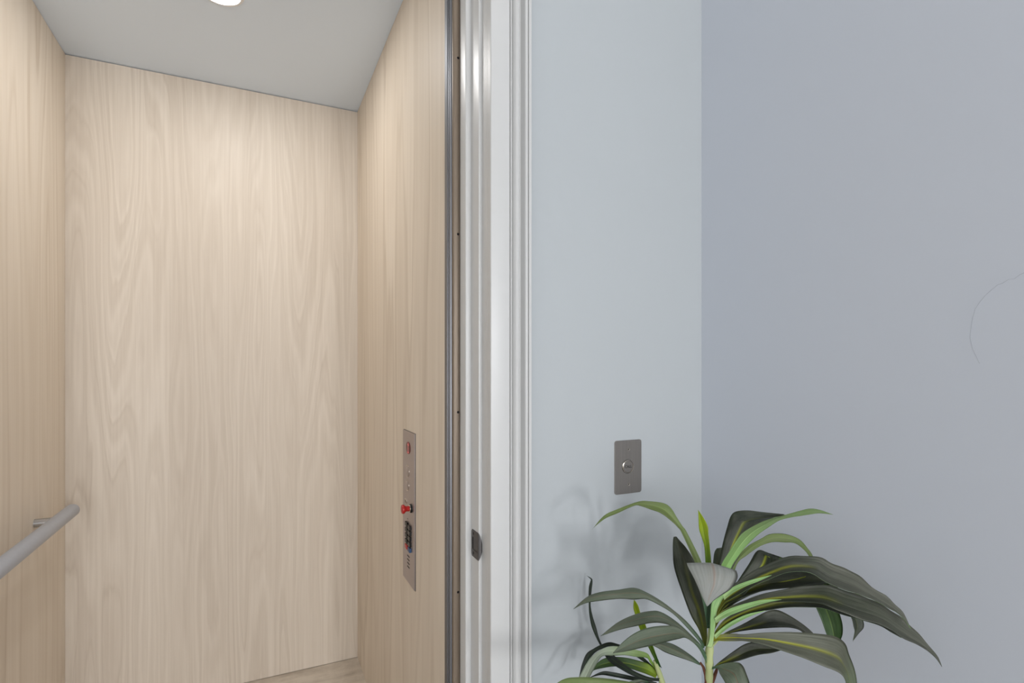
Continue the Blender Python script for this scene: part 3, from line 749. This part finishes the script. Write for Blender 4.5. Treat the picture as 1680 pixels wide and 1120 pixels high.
leaf([(1168,1030,1173,1032,.842),(1178.6,1007,1183,1015,.84),(1197,995,1202,1006,.836),(1222,984,1228,996,.83),(1252,973.5,1258,988,.824),(1290,965.5,1296,987,.816),(1331,960,1332,988,.808),(1360,960,1356,993,.80),(1388.6,968.6,1382,1004,.793),(1411,976,1408,1014,.788),(1437,986,1436,1022,.782),(1460,1000,1458,1030.5,.777),(1477,1011,1476,1043.5,.772),(1494,1026,1495,1053,.767),(1511,1043,1512,1061,.762),(1526,1061,1525,1070,.757),(1539,1077,1536.5,1080.5,.752),(1545.5,1093,.748)], 'dgrey', 'dark', 0.16, 0.5, 0.6, 'longest dark leaf drooping to the far right', 'leaf', 0.02)
leaf([(1166,1050,1170,1053,.85),(1177,1029,1181,1034,.852),(1192,1013,1199,1020,.85),(1218,999,1226,1008,.846),(1250,985,1254,1002,.842),(1285,975,1290,996.5,.838),(1320,975,1325,996,.832),(1350,982,1352,998,.826),(1380,994,1380,1007.5,.82),(1415,1005,1412,1016.5,.812),(1445,1015,1443,1026,.805),(1465,1028,1462,1037,.80),(1479,1046,.796)], 'darky', 'pale', 0.15, 0.35, 0.5)
leaf([(1170,1055,1173,1056,.862),(1188,1038.6,1192,1041,.868),(1205,1030,1208,1036.5,.87),(1220,1022.5,1224,1034,.872),(1243,1010,1248,1031,.872),(1262,1001,1268,1029.5,.872),(1277,1000.5,1284,1029,.871),(1296,1009.5,1298,1029.6,.87),(1318,1024,1312,1033.5,.868),(1334,1038,1324,1043,.866),(1350,1058,.864)], 'dgrey', 'dark', 0.2, 0.4, 0.6)
leaf([(1166,1050,1168,1054,.844),(1174,1044,1176,1051,.838),(1184,1040,1188,1051.5,.832),(1204,1038.8,1206,1051.5,.826),(1220,1040,1222,1051.5,.82),(1257,1037,1252,1057,.812),(1300,1036.5,1285,1068,.804),(1340,1039,1320,1080,.796),(1370,1043.5,1350,1092.5,.789),(1386.5,1055,1372,1101,.783),(1393,1073,1382,1108,.777),(1402,1097,1387,1117,.77),(1406,1122,1389,1130,.764),(1402,1145,1393,1147,.76),(1396,1170,.757)], 'broad', 'green', 0.10, 0.3, 0.5, 'broad drooping leaf with a yellow midrib stripe')
leaf([(1168,1096,1170,1098,.856),(1178,1087,1182,1089.5,.86),(1188,1079,1196,1087,.862),(1203,1068,1213,1083.5,.864),(1222,1056,1233,1077,.864),(1242,1052,1250,1073,.862),(1262,1055,1266,1071,.86),(1288,1064,.858)], 'darky', 'pale', 0.15, 0.3, 0.5)
leaf([(1167,1094,1167,1098,.845),(1177,1091,1177,1096.5,.836),(1192,1087,1181,1105,.828),(1210,1086,1187,1115,.818),(1219,1092,1193,1126,.81),(1225,1106,1199,1138,.804),(1230,1121,1205,1150,.80),(1232,1140,1213,1160,.796),(1227,1185,.79)], 'grey', 'green', 0.08, 0.1, 0.4, 'grey-green leaf curling down in front of the stem')
leaf([(1176,1005,1180,1005,.872),(1230,962,1236,974,.88),(1290,942,1296,960,.884),(1318,950,1350,948,.884),(1328,972,1366,976,.882),(1339,997,1376,1002,.878),(1348,1018,1382,1022,.874),(1356,1040,1382.5,1039,.872),(1364,1056,1378,1053,.87),(1371,1074,.868)], 'hang', 'dark', 0.18, 0.1, 0.75)
# leaves to the left
leaf([(1156,1062,1152,1063,.852),(1152,1050,1147,1052,.85),(1128.6,1021,1125,1027,.856),(1105.7,1001,1104,1006.5,.864),(1083,984,1081,992,.872),(1060,971,1060,982.5,.88),(1040,963.7,1040,983.2,.888),(1014,967,1017,982,.896),(985.7,970.6,987,985,.904),(963,978.6,960,989.5,.912),(940.6,998.6,.92)], 'grey', 'green', -0.12, 0.3, 0.6, 'long grey leaf reaching left toward the casing')
leaf([(1163,1080,1159,1082,.85),(1150,1058,1144,1060,.846),(1137,1044,1130,1046,.846),(1111,1020,1110,1030,.85),(1085.7,1004,1086,1022,.856),(1068.6,1001.7,1066,1022,.86),(1043,1007,1045,1026.5,.866),(1014,1020,1018,1032.5,.872),(985,1043,.878)], 'grey', 'green', -0.1, 0.3, 0.6)
leaf([(1163,1086,1159,1088,.848),(1152,1061,1148,1066,.838),(1139,1050,1136,1053,.83),(1124,1036,1124,1046,.824),(1109,1026.5,1113,1048,.818),(1092,1025.7,1100,1051,.812),(1065.7,1028.6,1073,1058,.804),(1043,1037,1050,1063,.796),(1022,1052.5,1028,1068,.79),(1005.7,1070.5,.784)], 'grey', 'green', 0.10, 0.35, 0.6, 'broad grey-green leaf in front of the second shoot')
leaf([(1150,1089,1148,1091,.862),(1137,1077,1133,1084.5,.866),(1117,1063,1111,1077,.87),(1100,1054.5,1092,1070,.874),(1083,1052,1078,1062,.878),(1062,1054,.882)], 'grey', 'deep', -0.25, 0.2, 0.5)
leaf([(1167,1000,1174,1000,.87),(1168,950,1182,946,.882),(1170,922,1184,916,.886),(1172,906,1185,902,.888),(1176,899,1186,897.5,.889)], 'grey', 'deep', 0.1, 0.1, 0.5)
leaf([(1186,976,1188,984,.822),(1200,964,1203,972,.818),(1220,955,1222,962,.812),(1243,948,1245,953,.806),(1266,943,.80)], 'pale', 'dark', 0.1, 0.2, 0.5, 'pale green rolled margin at the base of a big leaf', 'leaf_margin')
leaf([(1172,1014,1175,1022,.824),(1182,1006,1186,1015,.82),(1198,997.5,1203,1007,.814),(1225,989,1230,997,.808),(1252,983.5,1255,989,.80),(1282,983,.795)], 'pale', 'dark', 0.1, 0.2, 0.5, 'pale green rolled margin at the base of the longest leaf', 'leaf_margin')
leaf([(1171,1042,1174,1048,.838),(1184,1030,1187,1036,.834),(1200,1019,1203,1025,.828),(1226,1007,1228,1012,.822),(1256,1001,.816)], 'pale', 'dark', 0.1, 0.2, 0.5, None, 'leaf_margin')
# --- lower shoot nearer to the wall
leaf([(1080,1096,1086,1096,.985),(1075.5,1085,1081.5,1086,.98),(1063,1060,1071,1058,.975),(1049,1030,1060,1027,.972),(1042,1008,1051,1006,.97),(1039,996,1047,993,.97),(1040,983,.97)], 'bright', 'bright', 0.3, 0.05, 0.6, 'small yellow-green shoot behind the grey leaves')
leaf([(1083,1112,1082,1117,.975),(1066,1110.5,1063,1116,.965),(1042,1101,1040,1109,.962),(1025,1089,1019,1098,.968),(1009,1076,1001,1086,.988),(998,1067,991,1073,1.025),(990,1061,986.5,1062.5,1.04),(982.5,1045,977,1043,1.055),(978.6,1030,970.5,1027,1.062),(972,1009,966.8,1008,1.066),(969,991,965.8,990,1.068),(970.5,970,966,964,1.07),(972.2,953,968.8,953,1.072),(970,948,969,950,1.073),(962.3,943.8,1.074)], 'deep', 'grey', 0.2, 0.1, 0.4, 'thin dark curling leaf close to the wall')
leaf([(1081,1100,1079,1104,.988),(1069,1082,1066,1086,.99),(1062,1071.5,1061,1079,.992),(1045,1066,1042,1077,.995),(1025,1062,1025,1074.5,.998),(1005,1059.5,1007,1075.5,1.0),(990,1063,993,1075,1.0),(978,1070.5,986,1078,.996),(966.5,1081,981,1085,.99),(957,1097,974,1098,.982),(949.5,1112,967,1111,.975),(944,1128,953,1128,.97),(938,1142,.965)], 'pgrey', 'green', 0.1, 0.2, 0.6, 'pale arching leaf of the lower shoot')
leaf([(1078,1100,1076,1103,1.0),(1057,1079,1054,1084,1.01),(1035,1064,1032,1070,1.02),(1012,1055.5,1012,1062,1.03),(999,1053,999.5,1060,1.035),(985,1057.5,988,1064,1.038),(973,1064,979,1068.5,1.04),(962,1072,971,1076,1.04),(954.5,1090,965,1088,1.035),(950.5,1108,957,1108,1.028),(946,1130,.1e1)], 'deep', 'grey', 0.1, 0.15, 0.5)
leaf([(1080,1105,1076,1112,.99),(1066,1090,1062,1106,.992),(1050,1084,1045,1100,.995),(1030,1079,1025,1094,.998),(1010,1077,1005,1093,1.0),(993,1079,987,1096,1.002),(980,1087,975,1099,1.003),(963,1107,1.004)], 'green', 'deep', 0.12, 0.3, 0.5)
leaf([(1078,1119,1075,1123,.99),(1047,1111,1045,1117,.994),(1025,1106,1022,1113,.998),(1005,1102,1002,1109,1.0),(988,1101,985,1107,1.0),(965,1112,1.0)], 'deep', 'grey', 0.15, 0.3, 0.5)
leaf([(1064,1117,1066,1121,.985),(1048,1114,1050,1120,.98),(1030,1119,1034,1128,.975),(1012,1135,.97)], 'grey', 'green', 0.15, 0.3, 0.5)
leaf([(1160,1150,1158,1156,.85),(1125,1136,1120,1152,.835),(1080,1126,1075,1156,.82),(1031,1117.5,1028,1158,.806),(990,1112,982,1160,.795),(950,1110.3,943,1156,.786),(924,1114,918,1146,.778),(898,1132,.772)], 'olive', 'green', 0.08, 0.35, 0.6, 'broad olive leaf along the bottom edge')

# --- stems, pot, soil
def tubobj(name, pts, radii, mat, label=None, seg=12):
    bm = bmesh.new(); tube(bm, pts, radii, seg); o = place(obj(name, bm, mat, None, 60), plant)
    if label: o['label'] = label
    return o
S1 = [atz(1163, 1122, .85), atz(1163.5, 1108, .85), atz(1164, 1098, .85), atz(1163.5, 1088, .85), atz(1163, 1076, .85), atz(1164, 1066, .85), atz(1165, 1052, .85), atz(1166, 1035, .85), atz(1166.5, 1015, .852), atz(1167, 995, .855)]
tubobj('stem', S1, [.0058,.0062,.0056,.0066,.0060,.0064,.0050,.0042,.0036,.0025], M['stem'], 'pale green upper stem of the crown')
base1 = Vector((0.665, 0.69, 0.30))
foot = atz(1164, 1135, .85)
tubobj('trunk', [base1, base1.lerp(foot, .5) + Vector((.006, .004, 0)), foot, atz(1163.5, 1119, .85)], [.0105, .0095, .0085, .0070], M['bark'], 'brown lower trunk')
tubobj('twig', [atz(1160, 1124, .848), atz(1158, 1108, .852), atz(1154, 1094, .856), atz(1148.5, 1086, .86)], [.0032, .0026, .0021, .0016], M['bark'], None, 8)
tubobj('twig', [atz(1166, 1124, .848), atz(1171, 1112, .85), atz(1175, 1101, .852), atz(1177, 1094, .854)], [.0034, .0028, .0024, .0014], M['bark'], None, 8)
tubobj('twig', [atz(1165, 1062, .85), atz(1170, 1058, .848), atz(1178, 1049, .842), atz(1188, 1046, .834)], [.0020, .0018, .0018, .0016], M['stem'], None, 8)
base2 = Vector((0.70, 0.75, 0.30))
f2 = atz(1090, 1135, .99)
tubobj('trunk', [base2, base2.lerp(f2, .6), f2], [.0095, .0085, .0072], M['bark'], 'brown lower trunk nearer to the wall')
tubobj('stem', [f2 - Vector((0, 0, .01)), atz(1086, 1118, .99), atz(1082, 1105, .988), atz(1078, 1094, .985), atz(1074, 1083, .985)], [.0064, .0058, .0050, .0042, .0026], M['stem'], 'pale green stem of the lower shoot')
bm = bmesh.new()
lathe(bm, [(0, 0.0), (0.095, 0.0), (0.102, 0.008), (0.128, 0.30), (0.132, 0.335), (0.132, 0.345), (0.122, 0.345), (0.118, 0.30), (0, 0.29)], (0.672, 0.715, 0.0), (0, 0, 1), 56)
place(obj('pot', bm, M['pot'], None, 40), plant)
bm = bmesh.new(); lathe(bm, [(0.1185, 0.302), (0.1, 0.312), (0.05, 0.316), (0, 0.315)], (0.672, 0.715, 0.0), (0, 0, 1), 40)
place(obj('soil', bm, M['soil'], None, 60), plant)
tag(plant, 'leafy green potted plant standing in the corner beside the call plate', 'plant')
